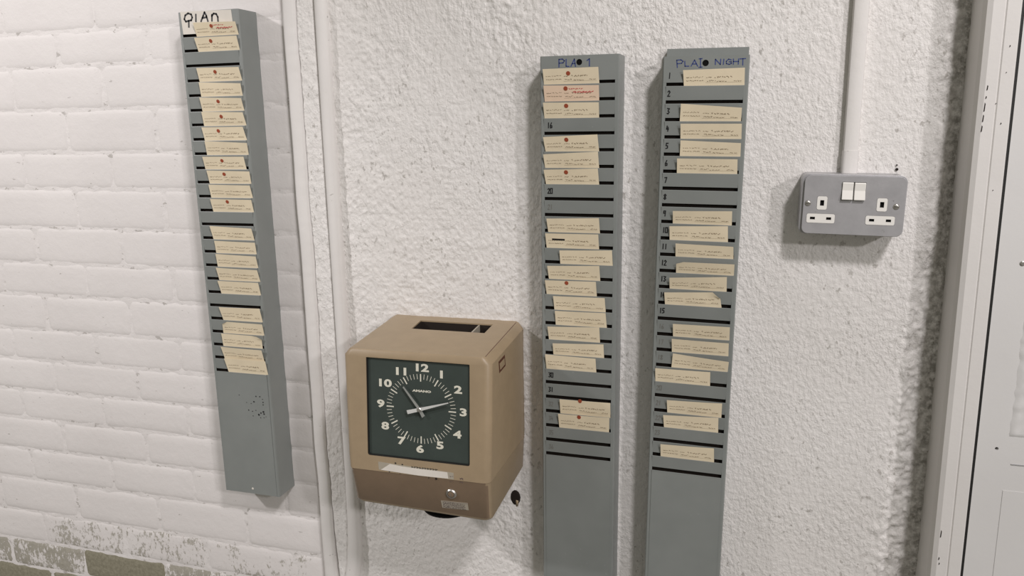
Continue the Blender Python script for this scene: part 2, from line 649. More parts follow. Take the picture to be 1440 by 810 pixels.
def build_rack(i):
    x, z, t = RACKS[i]
    r = tag(empty('card_rack', W(x, 0, z), (0, -t, 0)), rk_labels[i], 'card rack', 'time card racks')
    bot = -828.5
    top = 38.3
    b = MB()
    for s in (-1, 1):
        prof = [(59 * s, 0), (59 * s, -49.2), (57.6 * s, -50.8), (53.2 * s, -50.8), (53.2 * s, -49.7), (57.2 * s, -49.7), (57.9 * s, -48.8), (57.9 * s, 0)]
        b.prism(prof, bot, top)
    b.box(-57.8, 57.8, -1.2, 0, bot, top)                       # back sheet
    b.box(-57.8, 57.8, -50.2, -.2, top - 1.1, top - .1)         # top
    b.box(-57.8, 57.8, -50.2, -.2, bot + .1, bot + 1.1)         # bottom
    b.out('body', 'rack', r)
    MB().box(-57, 57, -45, -44, bot + 20, top - 6).out('slot_shade_sheet', 'dark', r)  # added dark sheet that paints the shade inside the slots
    # head plate with the hanging hole
    MB().plate([(-57.6, top), (-57.6, 2.5), (57.6, 2.5), (57.6, top)][::-1], [circ(0, 28.4, 4.4)], -50.9, -49.8).out('head_plate', 'rack', r)
    MB().lathe([(4.6, 0), (4.6, .8)], (0, -49.6, 28.4)).out('black_disc', 'blackp', r)  # black disc set behind the round hole
    # the pocket plates, one per card: top edge stands proud, foot tucks behind the next
    me = None
    for k in range(25):
        zt = -2.2
        zb = -PITCH + 2.5 if k < 24 else bot + 24 * PITCH + .5
        yb = -49.5 if k < 24 else -50.8
        if k < 24 and me is not None:
            o = bpy.data.objects.new('pocket_plate', me)
            COL.objects.link(o)
            o.parent = r
        else:
            m = MB()
            m.prism([(-51.0, zt - .5), (-51.9, zt - .1), (-52.1, zt - .7), (-51.9, zt - 2.4), (yb - .6, zb), (yb + .2, zb), (-51.0, zt - 3)], -53.4, 53.4, 'x')
            o = m.out('pocket_plate' if k < 24 else 'lower_plate', 'rack', r)
            if k == 0:
                me = o.data
        o.location = (0, 0, -k * PITCH * .001)
    # little pressed stiffener above each slot, all of one sheet
    if i == 2:
        MB().box(-57.5, 57, -16, -1.5, top - 30, 51.3).out('back_plate', 'rack', r)
    return r


racks = [build_rack(i) for i in range(3)]
YF = -51.15


def ink(name, mat, rack, strokes, w, y=-51.15):
    m = MB()
    for s in strokes:
        m.stroke(s, w, y)
    o = m.out(name, mat, rack, fix=False)
    return o


# marker lettering on the racks
m = MB().prism([(-53.6, 39.2), (45.9, 37.4), (47.4, 14.0), (52, 2.6), (-51.6, 2.6)], -51.35, -51.0, 'y')
m.out('paper_strip', 'paper', racks[0])
ink('lettering', 'black', racks[0], [
    [(-39, 14), (-38, 24), (-44, 23), (-46.5, 27), (-44, 33), (-38, 36), (-32, 34), (-30.5, 29), (-33, 24.5), (-38.5, 24)],
    [(-22.8, 33.5), (-24, 22.3)],
    [(-14, 21.8), (-9, 30), (-5.5, 36), (-2.5, 30), (-.4, 21.4)], [(-11, 27), (-2, 28)],
    [(7.5, 21.5), (8.5, 31.5)], [(8, 29), (12, 33), (17, 32), (19.5, 27), (19.2, 20.2)]], 3.0, -51.5)
ink('lettering', 'blue', racks[1], [
    [(-30.2, 33.4), (-30.2, 22.5)], [(-30.2, 33.2), (-25, 33.6), (-22, 31), (-24, 28.2), (-30, 27.8)],
    [(-19.4, 33), (-19.5, 23.2), (-15, 22.8)],
    [(-12.3, 22.7), (-7.1, 33.1), (-5.4, 22.5)], [(-10.4, 26.5), (-6, 26.8)],
    [(11.7, 30.3), (15.2, 32.6), (15.3, 22.4)]], 1.5)
ink('lettering', 'blue', racks[2], [
    [(-39.8, 33.1), (-38.6, 23.0)], [(-39.8, 33), (-34, 33.4), (-31, 31.4), (-33, 28.6), (-39, 28.2)],
    [(-28.6, 31.5), (-28, 24.6), (-22.6, 24.6)],
    [(-19.6, 24.6), (-15.2, 32.8), (-10.6, 24.4)], [(-17.6, 27.4), (-12.6, 27.4)],
    [(-7, 34.3), (-6.6, 22.8)], [(-9, 34.2), (-4.8, 34.5)], [(-9, 22.7), (-4.4, 23)],
    [(13.4, 26), (13.2, 33.2), (20.2, 26), (20.4, 33.2)],
    [(24.6, 33), (24.2, 26)],
    [(34.6, 31.8), (31, 33), (28, 30), (28.4, 27), (32, 26), (34.8, 27), (34.6, 29.4), (31.8, 29.4)],
    [(37.4, 33), (37.6, 26)], [(44.4, 33), (44.2, 26)], [(37.6, 29.6), (44.4, 29.6)],
    [(46.2, 33), (53.6, 33.2)], [(50, 33), (50.2, 24.6)]], 1.35)

DIG = {'0': [[(0, 0), (0, 1), (.6, 1), (.6, 0), (0, 0)]], '1': [[(.3, 0), (.3, 1)]],
       '2': [[(0, .8), (.3, 1), (.6, .75), (0, 0), (.65, 0)]], '3': [[(0, 1), (.6, .95), (.25, .55), (.6, .3), (.3, 0), (0, .1)]],
       '4': [[(.15, 1), (0, .4), (.6, .4)], [(.45, .75), (.4, 0)]], '5': [[(.65, 1), (.1, 1), (.05, .55), (.5, .5), (.5, .1), (0, 0)]],
       '6': [[(.4, 1), (.05, .4), (.1, 0), (.55, .05), (.55, .4), (.1, .45)]], '7': [[(0, .95), (.6, 1), (.25, 0)]],
       '8': [[(.3, .5), (0, .8), (.3, 1), (.6, .8), (0, .2), (.3, 0), (.6, .2), (.3, .5)]],
       '9': [[(.6, .6), (.1, .55), (.1, 1), (.6, 1), (.55, 0)]]}


def digits(txt, x, z, h, sl=.05):
    out = []
    for j, c in enumerate(txt):
        for s in DIG[c]:
            out.append([(x + (j * .85 + p[0]) * h * .62 + p[1] * sl * h, z + p[1] * h) for p in s])
    return out


nums = {1: [(3, '16'), (7, '20'), (8, '21'), (19, '30'), (20, '31'), (21, '32'), (22, '34'), (23, '35'), (24, '36')],
        2: [(k, str(k + 1)) for k in range(18)] + [(19, '20'), (20, '21'), (21, '22'), (22, '23')]}
faint = {(2, k) for k in (15, 16, 17, 19, 20, 21, 22)} | {(1, k) for k in (8, 21, 22, 23, 24)}
for i, L in nums.items():
    for k, s in L:
        m = MB()
        x0 = -50.5 if i == 2 else -48.0
        tilt = (k - 1) * -PITCH if k else 0
        for st in digits(s, x0, 8.2, 7.6):
            m.stroke(st, 1.5 if (i, k) not in faint else .7)
        o = m.out('slot_number', 'black' if (i, k) not in faint else 'pencil', racks[i], fix=False)
        o.location = (0, (-.05 - 50.95 + .0) * .001, -k * PITCH * .001)
        if k == 0:
            o.location.y = -51.05 * .001
        else:
            # lies on the sloping pocket plate above its slot
            o.location.y = -50.95 * .001
            o.rotation_euler.x = math.atan2(2.4, PITCH - 4)
            o.location.y = -50.05 * .001

m = MB()
ri = random.Random(3)
for (x, z, r) in [(-8.0, -633.2, 1.0), (27.6, -632.8, 1.4), (35.7, -632.8, 1.4), (41.0, -637.5, 0.9), (41.5, -643.4, 1.4), (41.0, -647.9, 1.2), (22.3, -643.7, 1.6), (16.0, -647.5, 0.9), (6.5, -646.5, 0.9), (9.5, -660.9, 1.4), (17.4, -662.5, 1.1), (24.8, -660.1, 0.9), (17.8, -671.4, 1.0), (30.3, -667.9, 2.0), (35.2, -664.5, 1.6), (40.6, -661.6, 2.2), (41.5, -665.7, 1.8), (33.6, -673.5, 1.0), (40.8, -672.9, 0.8), (45.2, -670.7, 0.8)]:
    m.blob(x, z, r, -52.2 + (z + 590) / 238 * -0.0, rng=ri)
m.out('ink_spots', 'black', racks[0], fix=False)
MB().lathe([(2.4, 0), (2.4, -.4), (1.5, -.9)], (2, -50.9, -818)).out('hole_disc', 'paper', racks[0])  # pale disc painted as the bright wall seen through a hole

# ================================================================== TIME CARDS
# slot, then (x, z) of the top left, top right, bottom right, bottom left corners, then the sticker
CARDS = {
  0: [
    (0, -25.9, 19.8, 55.9, 17.7, 56.3, -2.9, -25.4, -1.2, 8.8, 13.8),
    (1, -26.2, 20.1, 56.1, 19.8, 55.8, -4.4, -25.0, -2.5, 5.1, 13.8),
    (3, -28.1, 20.4, 54.6, 19.2, 55.4, -4.4, -28.5, -0.9, 6.7, 13.2),
    (4, -26.6, 21.6, 54.9, 17.4, 53.9, -4.7, -28.3, -1.7, None, None),
    (5, -27.5, 21.0, 54.5, 18.0, 54.5, -3.5, -28.4, -1.7, 8.1, 14.0),
    (6, -26.1, 21.9, 55.1, 19.3, 56.2, -3.3, -28.2, -2.8, 11.1, 12.7),
    (7, -29.8, 20.3, 52.1, 20.1, 54.7, -3.2, -29.5, -2.3, 2.6, 13.8),
    (8, -25.2, 21.9, 58.4, 17.5, 55.5, -3.8, -27.9, -2.4, None, None),
    (9, -33.7, 19.6, 48.8, 19.2, 48.9, -3.2, -34.0, -2.8, 4.1, 13.1),
    (10, -27.8, 20.7, 57.7, 18.9, 55.8, -3.8, -28.2, -3.3, 5.3, 14.3),
    (11, -26.3, 20.7, 56.3, 19.6, 56.4, -3.6, -27.8, -3.5, None, None),
    (12, -25.9, 20.5, 57.0, 19.5, 56.1, -3.6, -26.2, -3.0, 8.0, 15.8),
    (14, -32.3, 21.9, 52.2, 19.0, 52.4, -4.6, -31.5, -2.1, None, None),
    (15, -26.5, 20.3, 56.1, 18.7, 54.2, -5.2, -28.6, -1.1, None, None),
    (16, -25.9, 21.3, 55.8, 19.1, 55.1, -4.0, -28.2, -2.2, None, None),
    (17, -27.6, 21.1, 56.6, 19.4, 57.0, -3.0, -27.7, -2.6, None, None),
    (18, -26.9, 21.8, 56.5, 21.3, 55.8, -2.3, -26.0, -2.1, None, None),
    (20, -29.6, 22.5, 54.6, 23.9, 54.7, -3.1, -27.2, 0.2, None, None),
    (21, -25.8, 20.8, 57.2, 19.7, 55.6, -2.7, -29.9, 0.9, None, None),
    (22, -30.6, 22.5, 52.9, 21.7, 49.8, -5.0, -32.7, -0.6, None, None),
    (23, -33.4, 22.0, 51.5, 20.8, 51.3, 1.9, -32.0, 0.0, None, None),
    (24, -29.0, 24.9, 57.1, 25.1, 56.4, -0.9, -26.9, -1.3, None, None),
  ],
  1: [
    (0, -53.7, 19.8, 29.4, 20.5, 30.1, -2.6, -53.2, -1.1, -15.9, 12.8),
    (1, -52.7, 20.7, 30.4, 19.5, 30.1, -2.6, -52.3, -2.0, -19.4, 15.7),
    (2, -53.4, 20.6, 30.6, 19.6, 30.2, -2.2, -52.7, -1.6, -18.7, 15.3),
    (4, -53.5, 19.3, 29.0, 22.6, 30.7, -2.0, -51.4, -2.4, -17.4, 14.7),
    (5, -53.7, 18.2, 29.9, 22.1, 30.9, -2.8, -52.2, -1.6, None, None),
    (6, -52.8, 19.7, 30.1, 21.9, 31.1, -2.7, -51.0, -2.8, -18.0, 15.7),
    (9, -49.1, 19.1, 32.2, 21.6, 33.0, -2.8, -47.7, -3.2, None, None),
    (10, -51.1, 20.7, 31.4, 21.2, 31.9, -2.1, -50.4, -2.3, None, None),
    (11, -28.8, 19.3, 52.5, 22.0, 53.1, -2.1, -28.7, -3.5, None, None),
    (12, -48.1, 19.1, 33.5, 22.0, 34.1, -2.5, -47.0, -1.8, None, None),
    (13, -51.8, 20.7, 28.5, 21.8, 29.0, -2.3, -50.8, -2.7, -16.3, 16.8),
    (14, -39.1, 20.3, 42.1, 21.2, 43.1, -2.7, -38.3, -3.7, None, None),
    (15, -36.3, 21.2, 43.8, 22.1, 45.1, -2.4, -36.2, -2.0, None, None),
    (16, -48.2, 19.8, 34.4, 23.5, 34.6, -2.5, -47.4, -1.4, None, None),
    (17, -40.1, 17.2, 41.1, 21.0, 41.3, -2.3, -40.1, -2.7, None, None),
    (18, -52.5, 22.8, 28.7, 21.4, 29.2, -2.2, -51.8, -1.9, None, None),
    (21, -28.8, 23.2, 52.9, 24.4, 52.5, -0.7, -28.9, -1.8, 4.6, 19.8),
    (22, -31.3, 22.9, 51.8, 23.8, 50.5, -0.8, -30.8, 0.2, 2.8, 17.7),
  ],
  2: [
    (0, -30.0, 19.0, 53.4, 20.8, 54.1, -0.4, -28.5, -1.2, None, None),
    (2, -31.0, 22.1, 52.6, 16.1, 52.1, -1.4, -32.2, -0.4, None, None),
    (3, -30.4, 18.8, 53.6, 18.8, 54.1, -2.1, -30.2, -1.6, None, None),
    (4, -29.5, 20.0, 53.9, 16.7, 54.1, -3.0, -30.1, -2.2, None, None),
    (5, -33.2, 18.9, 50.6, 18.7, 51.1, -2.1, -33.3, -2.4, None, None),
    (8, -36.3, 16.6, 47.2, 18.8, 47.6, -2.7, -36.2, -2.0, None, None),
    (9, -40.3, 18.5, 42.4, 21.5, 43.5, -2.3, -39.9, -2.4, None, None),
    (10, -30.4, 18.0, 51.6, 16.5, 52.6, -3.1, -30.3, -1.4, None, None),
    (11, -28.3, 15.3, 54.6, 15.4, 54.5, -3.2, -28.6, -2.6, None, None),
    (12, -37.3, 15.3, 45.0, 20.9, 45.5, -3.1, -37.0, -2.9, None, None),
    (13, -44.2, 16.8, 35.9, 21.7, 39.6, -2.4, -42.9, -2.3, None, None),
    (15, -29.5, 18.5, 53.2, 19.4, 53.4, -3.7, -29.1, -3.9, None, None),
    (16, -30.3, 19.5, 52.9, 19.1, 53.3, -2.8, -29.8, -3.2, None, None),
    (17, -27.7, 21.2, 54.5, 14.8, 53.6, -2.5, -29.6, -2.9, None, None),
    (18, -53.3, 19.9, 28.5, 20.9, 29.0, -2.3, -53.0, -2.4, None, None),
    (20, -33.9, 19.4, 48.3, 22.4, 48.1, -2.2, -33.0, -4.1, None, None),
    (21, -38.7, 18.9, 44.0, 23.3, 44.6, -0.6, -37.1, -0.6, None, None),
    (23, -40.9, 19.8, 40.0, 22.6, 41.0, -1.4, -40.5, -4.6, None, None),
  ],
}

ORD = ['first', 'second', 'third', 'fourth', 'fifth', 'sixth', 'seventh', 'eighth', 'ninth', 'tenth', 'eleventh', 'twelfth']
SPECIAL = {(0, 21): 'with a folded corner', (0, 22): 'with a clipped corner', (1, 1): 'pink tinted with red print',
           (1, 10): 'with a black bar', (2, 13): 'with a bent corner', (2, 11): 'with a nicked corner',
           (2, 17): 'slumping to the right', (0, 0): 'with red print'}
CUT = {(0, 21): ('L', 7, 5), (0, 22): ('R', 13, 6), (2, 13): ('R', 4.5, 9), (2, 11): ('L', 5, 3)}


def scribble(m, rng, x0, x1, z, h, w, gap=.25, y=0):
    """illegible handwriting / small print between x0 and x1"""
    x = x0
    while x < x1 - 1:
        L = rng.uniform(1.5, 4.5)
        pts = []
        xx = x
        while xx < min(x + L, x1):
            pts.append((xx, z + rng.uniform(-.5, .5) * h))
            xx += rng.uniform(.5, .9)
        if len(pts) > 1:
            m.stroke(pts, w, y)
        x += L + rng.uniform(.5, 1.3)


prints = []
for v in range(6):
    rng = random.Random(100 + v)
    m = MB()
    scribble(m, rng, 4, 13, 11.6, 1.2, 0.63)
    scribble(m, rng, 13, 27, 12.0, 1.8, 0.51)
    scribble(m, rng, 4, 27, 7.2, 1.1, 0.63)
    scribble(m, rng, 31, 39, 11.2, 1.2, 0.60)
    scribble(m, rng, 42, 44, 11.8, 2.6, 0.63)
    scribble(m, rng, 46, 68 + rng.uniform(-4, 6), 11.4, 2.0, 0.72)
    scribble(m, rng, 32, 44, 6.6, 2.0, 0.60)
    scribble(m, rng, 45, 60, 5.6, 1.1, 0.63)
    m.stroke([(30, 4.2), (78, 4.4)], .22)
    scribble(m, rng, 68, 78, 6.0, 1.4, 0.60)
    prints.append(m)

ncard = 0
for i in CARDS:
    x, z, t = RACKS[i]
    n = len(CARDS[i])
    for j, c in enumerate(CARDS[i]):
        k = c[0]
        TL, TR, BR, BL = (c[1], c[2]), (c[3], c[4]), (c[5], -2.4), (c[7], -2.4)
        # keep the card a true rectangle edge on: left and right edges from the table, foot behind the plate
        crng = random.Random(i * 100 + k)
        bow = crng.uniform(.2, 1.0)
        top_y = -56.2 - crng.uniform(0, 1.6)
        nx, nz = 9, 6
        rows = [-8.5, -2.6] + [None] * 4
        front = []
        for a in range(nz):
            row = []
            for b in range(nx):
                u = b / (nx - 1)
                if a == 0:
                    px_, pz_, py_ = BL[0] + (BR[0] - BL[0]) * u, -9.0, -49.9
                else:
                    v = (a - 1) / (nz - 2)
                    lx = BL[0] + (TL[0] - BL[0]) * v
                    rx = BR[0] + (TR[0] - BR[0]) * v
                    lz = -2.4 + (TL[1] + 2.4) * v
                    rz = -2.4 + (TR[1] + 2.4) * v
                    px_ = lx + (rx - lx) * u
                    pz_ = lz + (rz - lz) * u
                    cut = CUT.get((i, k))
                    if cut:
                        d = (u if cut[0] == 'L' else 1 - u) * 82
                        lim = 1e9
                        if d < cut[1]:
                            lim = (TL[1] if cut[0] == 'L' else TR[1]) - cut[2] * (1 - d / cut[1])
                        pz_ = min(pz_, lim)
                    py_ = -50.75 + (top_y + 50.75) * v - bow * math.sin(math.pi * u) * v
                row.append((px_, py_, pz_))
            front.append(row)
        V = [p for row in front for p in row]
        nfr = len(V)
        V += [(p[0], p[1] + .28, p[2]) for p in V]
        F = []
        for a in range(nz - 1):
            for b in range(nx - 1):
                q = a * nx + b
                F.append((q, q + 1, q + nx + 1, q + nx))
                F.append((q + nfr, q + nx + nfr, q + nx + 1 + nfr, q + 1 + nfr))
        rim = [b for b in range(nx)] + [a * nx + nx - 1 for a in range(1, nz)] + [(nz - 1) * nx + b for b in range(nx - 2, -1, -1)] + [a * nx for a in range(nz - 2, 0, -1)]
        for p_, q_ in zip(rim, rim[1:] + rim[:1]):
            F.append((q_, p_, p_ + nfr, q_ + nfr))
        ox = (BL[0] + BR[0]) / 2
        V = [(p[0] - ox, p[1], p[2]) for p in V]
        o = MB().add(V, F).out('time_card', 'card_pink' if (i, k) == (1, 1) else 'card', None, True)
        md = o.modifiers.new('sharp', 'EDGE_SPLIT')
        md.split_angle = math.radians(50)
        R = Matrix.Rotation(-t, 4, 'Y')
        o.location = W(x, 0, z) + R @ Vector((ox * .001, 0, -k * PITCH * .001))
        o.rotation_euler = (0, -t, 0)
        dot = c[9] is not None
        base = 'cream card' if (i, k) != (1, 1) else 'time card'
        if (i, k) in SPECIAL:
            base += ' ' + SPECIAL[(i, k)] + ','
        elif dot:
            base += ' with a red dot,'
        else:
            base += ' with no dot,'
        if j < 11:
            where = ORD[j] + ' card from the top'
        else:
            where = ('lowest card' if n - 1 - j == 0 else ORD[n - 1 - j] + ' card from the bottom')
        lab = '%s %s of the %s rack' % (base, where, SIDE[i])
        tag(o, lab, 'card', 'time cards in the racks')
        ncard += 1
        # print and sticker follow the card's own surface

        def surf(sx, sz, lift=.12):
            """sx mm from left edge, sz mm above the slot lip -> point on the card front, local"""
            u = max(0, min(1, sx / 82.0))
            fu = u * (nx - 1)
            b = min(int(fu), nx - 2)
            fb = fu - b
            hz = sz / 22.5 * (nz - 2)
            a = max(0, min(int(hz), nz - 3)) + 1
            fa = hz - (a - 1)
            P = [Vector(front[a + da][b + db]) for da in (0, 1) for db in (0, 1)]
            q = (P[0] * (1 - fb) + P[1] * fb) * (1 - fa) + (P[2] * (1 - fb) + P[3] * fb) * fa
            return (q.x - ox, q.y - lift, q.z)
        pm = prints[(k + i * 2) % 6]
        keep = []
        V = [surf(p[0], p[2]) for p in pm.v]
        MB().add(V, pm.f).out('print', 'print', o, fix=False)
        if (i, k) in ((1, 1), (0, 0)):
            mm = MB()
            rr = random.Random(8)
            scribble(mm, rr, 38, 58, 17.5, 1.6, .8)
            scribble(mm, rr, 44, 74, 13.0, 2.2, 1.1)
            MB().add([surf(p[0], p[2], .2) for p in mm.v], mm.f).out('red_print', 'redink', o, fix=False)
        if (i, k) == (1, 10):
            mm = MB().stroke([(11, 13.5), (29, 13.2)], 2.8)
            MB().add([surf(p[0], p[2], .2) for p in mm.v], mm.f).out('black_bar', 'black', o, fix=False)
        if dot:
            sx = c[9] - (c[1] + c[7]) / 2
            sz = c[10] + 2.4
            pts = [surf(sx + 3.1 * math.cos(q * math.pi / 7), sz + 3.1 * math.sin(q * math.pi / 7), .2) for q in range(14)]
            pb = [(p[0], p[1] - .2, p[2]) for p in pts]
            MB().add(pts + pb, [tuple(range(14)), tuple(range(14, 28))] + [(q, (q + 1) % 14, 14 + (q + 1) % 14, 14 + q) for q in range(14)]).out('red_sticker', 'red', o)

# ================================================================== THE TIME CLOCK
CX = -100.0
ck = tag(empty('time_clock', W(CX, 0, -245)), 'tan metal punch clock with a dark green dial on the wall beside the middle rack', 'clock')


def L(x, y, z):
    return (x - CX, y, z + 245)


K = 16 / 193.0


def fy(z):                       # the slanted front: y at height z
    return -174 - (-119 - z) * K


def ring(xl, xr, yf, zb, zf, rc, n=4):
    """open outline back-left -> front-left -> front-right -> back-right; z runs from zb (wall) to zf (front)"""
    p = [(xl, 0)]
    for q in range(n + 1):
        a = math.pi / 2 * q / n
        p.append((xl + rc - rc * math.cos(a), yf + rc - rc * math.sin(a)))
    for q in range(n + 1):
        a = math.pi / 2 * q / n
        p.append((xr - rc + rc * math.sin(a), yf + rc - rc * math.cos(a)))
    p.append((xr, 0))
    return [L(x, y, zb + (zf - zb) * (y / yf)) for x, y in p]


nn = 4
rings = [ring(-213, 3, -171.5, -107, -119.5, 4, nn),
         ring(-219, 7.5, -173.6, -109.5, -122.0, 8, nn),
         ring(-227, 15.5, fy(-131), -119.5, -131, 11, nn),
         ring(-223, 14.5, fy(-290), -290, -290, 11, nn),
         ring(-221.5, 14, fy(-311), -311, -311, 11, nn)]
NP = len(rings[0])
V = [p for r in rings for p in r]
F = []
li, ri_ = 1 + nn, 2 + nn        # the two points where the flat front begins
for a in range(len(rings) - 1):
    for b in range(NP - 1):
        if a == 2 and b == li:
            continue            # the dial window goes here
        q = a * NP + b
        F.append((q, q + 1, q + NP + 1, q + NP))
    F.append((a * NP + NP - 1, a * NP, (a + 1) * NP, (a + 1) * NP + NP - 1))
# window surround
W0 = len(V)
dx0, dx1, dz0, dz1 = -187.0, -17.5, -287.0, -129.5
win = rrect(dx0, dx1, dz0, dz1, 3.5, 3)
# tessellate the surround between outer quad and window
oq = [rings[2][li], rings[2][ri_], rings[3][ri_], rings[3][li]]
oq2 = [(p[0] + CX, p[2] - 245) for p in oq]
tr = tessellate_polygon([[Vector((p[0], p[1], 0)) for p in oq2], [Vector((p[0], p[1], 0)) for p in win]])
idx = [2 * NP + li, 2 * NP + ri_, 3 * NP + ri_, 3 * NP + li] + [W0 + q for q in range(len(win))]
V += [L(p[0], fy(p[1]), p[1]) for p in win]
F += [tuple(idx[q] for q in t_) for t_ in tr]
W1 = len(V)
V += [L(p[0], fy(p[1]) + 6, p[1]) for p in win]
nw = len(win)
F += [(W0 + q, W0 + (q + 1) % nw, W1 + (q + 1) % nw, W1 + q) for q in range(nw)]
# top with the card slot
sl = [(-159, -24), (-30, -24), (-30, -68), (-157, -68)]
topz = lambda y: -107 + (-12.5) * (y / -171.5)
o2 = [(p[0] + CX, p[1]) for p in rings[0]]
tr = tessellate_polygon([[Vector((p[0], p[1], 0)) for p in o2], [Vector((p[0], p[1], 0)) for p in sl]])
T0 = len(V)
V += [L(p[0], p[1], topz(p[1])) for p in sl]
idx = list(range(NP)) + [T0 + q for q in range(4)]
F += [tuple(idx[q] for q in t_) for t_ in tr]
T1 = len(V)
V += [L(p[0], p[1], topz(p[1]) - 3) for p in sl]
F += [(T0 + q, T0 + (q + 1) % 4, T1 + (q + 1) % 4, T1 + q) for q in range(4)]
body = MB().add(V, F).out('case', 'tan', ck, True)
md = body.modifiers.new('sharp', 'EDGE_SPLIT')
md.split_angle = math.radians(32)
# lower cover
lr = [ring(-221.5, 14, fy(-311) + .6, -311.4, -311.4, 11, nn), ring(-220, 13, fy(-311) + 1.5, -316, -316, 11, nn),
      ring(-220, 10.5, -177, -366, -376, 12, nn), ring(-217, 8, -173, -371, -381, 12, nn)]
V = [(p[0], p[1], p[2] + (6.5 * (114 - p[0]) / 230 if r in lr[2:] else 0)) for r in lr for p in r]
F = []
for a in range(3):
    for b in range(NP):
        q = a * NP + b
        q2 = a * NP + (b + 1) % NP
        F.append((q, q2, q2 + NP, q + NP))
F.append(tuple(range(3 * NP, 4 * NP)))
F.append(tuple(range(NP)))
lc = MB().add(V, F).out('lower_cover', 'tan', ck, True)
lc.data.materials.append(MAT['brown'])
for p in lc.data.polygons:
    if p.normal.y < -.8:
        p.material_index = 1  # brown puts shade into the colour of the down-tilted front
md = lc.modifiers.new('sharp', 'EDGE_SPLIT')
md.split_angle = math.radians(32)
# seam between the lid and the right cheek
sm = MB()
pts = [(4.2, -8), (4.4, -168)]
sm.box(4.0 - CX, 4.9 - CX, -166, -6, 0, .35)
o = sm.out('seam', 'maroon', ck)
for v in o.data.vertices:
    y = v.co.y * 1000
    v.co.z = (topz(y) - .9 + 245 + v.co.z * 1000) * .001
# slot interior
si = MB()
si.add([L(*p) for p in [(-159, -24, -111), (-30, -24, -111), (-30, -68, -114), (-157, -68, -114), (-150, -28, -150), (-34, -28, -150), (-34, -64, -150), (-148, -64, -150)]],
       [(0, 1, 5, 4), (1, 2, 6, 5), (2, 3, 7, 6), (3, 0, 4, 7), (4, 5, 6, 7)])
si.out('card_throat', 'dark', ck)
MB().add([L(*p) for p in [(-55, -25, -111), (-52.6, -25, -111), (-52.6, -67, -114), (-55, -67, -114), (-55, -25, -140), (-52.6, -25, -140), (-52.6, -67, -140), (-55, -67, -140)]],
         [(0, 1, 2, 3), (0, 4, 5, 1), (1, 5, 6, 2), (2, 6, 7, 3), (3, 7, 4, 0)]).out('card_guide', 'silver', ck)
MB().box(-158 - CX, -56 - CX, -62, -44, 245 - 134, 245 - 131).out('stamp_carriage', 'dark', ck)

# dial assembly: built flat, then laid on the slanted front
dial_frame = Matrix.Translation(Vector(L(-98, fy(-208) + 4.5, -208)) * .001) @ Matrix.Rotation(-math.atan(K), 4, 'X')


def lay(o, f=dial_frame):
    o.matrix_local = f
    return o


dial = lay(MB().plate(rrect(-91.5, 82.5, -81, 80.5, 4, 3), [], 0, 1.2).out('dial', 'dial', ck))
lay(MB().plate(rrect(-90.3, 81.8, -80.4, 79.9, 4, 3), [rrect(-87.6, 79.4, -77.6, 77.0, 3, 3)], -3.2, .2).out('gasket', 'gasket', ck))
tk = MB()
mk = []
for q in range(60):
    a = math.radians(6 * q)
    s, c = math.sin(a), math.cos(a)
    if q % 5:
        w, r0_, r1_ = .4, 46.5, 54.5
    else:
        w, r0_, r1_ = .95, 43, 54.5
    rx, rz = 1.05, 1.0
    A = Vector((s * r0_ * rx, c * r0_ * rz + 1))
    B = Vector((s * r1_ * rx, c * r1_ * rz + 1))
    nrm = Vector((c, -s)) * w
    ps = [A - nrm, A + nrm, B + nrm, B - nrm]
    (tk if q % 5 else tk).add([(p[0], -.12, p[1]) for p in ps], [(0, 1, 2, 3)])
tk.out('minute_track', 'numeral', dial, fix=False)
numpos = {'1': (33, 57.5), '2': (59.6, 36.2), '3': (67.7, 2), '4': (58.1, -33.1), '5': (30, -53), '6': (-2.9, -62),
          '7': (-33.5, -52), '8': (-61, -30.7), '9': (-68, 4.1), '10': (-59.6, 37.3), '11': (-33, 57.5), '12': (2.1, 65.6)}
for s, (x, z) in numpos.items():
    v, f = text_mesh(s, 15.6, .62, 1.62, 1.02)
    MB().add([(p[0] + x + 1, -.25, p[2] + z) for p in v], f).out('numeral', 'numeral', dial, fix=False)
v, f = text_mesh('AMANO', 5.6, .3, 1.45, .8)
MB().add([(p[0] + 1.5, -.2, p[2] + 29.2) for p in v], f).out('maker_mark', 'numeral', dial, fix=False)


def hand(name, mat, tip, tail, w0, w1, wt, y, parent=dial):
    d = Vector((tip[0] - tail[0], tip[1] - tail[1])).normalized()
    n = Vector((-d[1], d[0]))
    c = Vector((0, 2.0))
    T, B = Vector(tip), Vector(tail)
    ps = [B - n * wt, B + n * wt, c + n * w0, T + n * w1, T - n * w1, c - n * w0]
    m = MB().prism([(p[0], p[1]) for p in ps], y, y + .9, 'y')
    return m.out(name, mat, parent)


hand('hour_hand', 'hand', (-26.5, 35), (6.5, -9), 2.2, 1.0, 2.8, -6.0)
hand('minute_hand', 'hand_light', (47.5, 16.5), (-19.5, -3.6), 2.6, .7, 3.0, -7.6)
MB().lathe([(3.6, 0), (3.6, -8.2), (2.6, -9.0)], (0, 0, 2)).out('hub', 'steel', dial)

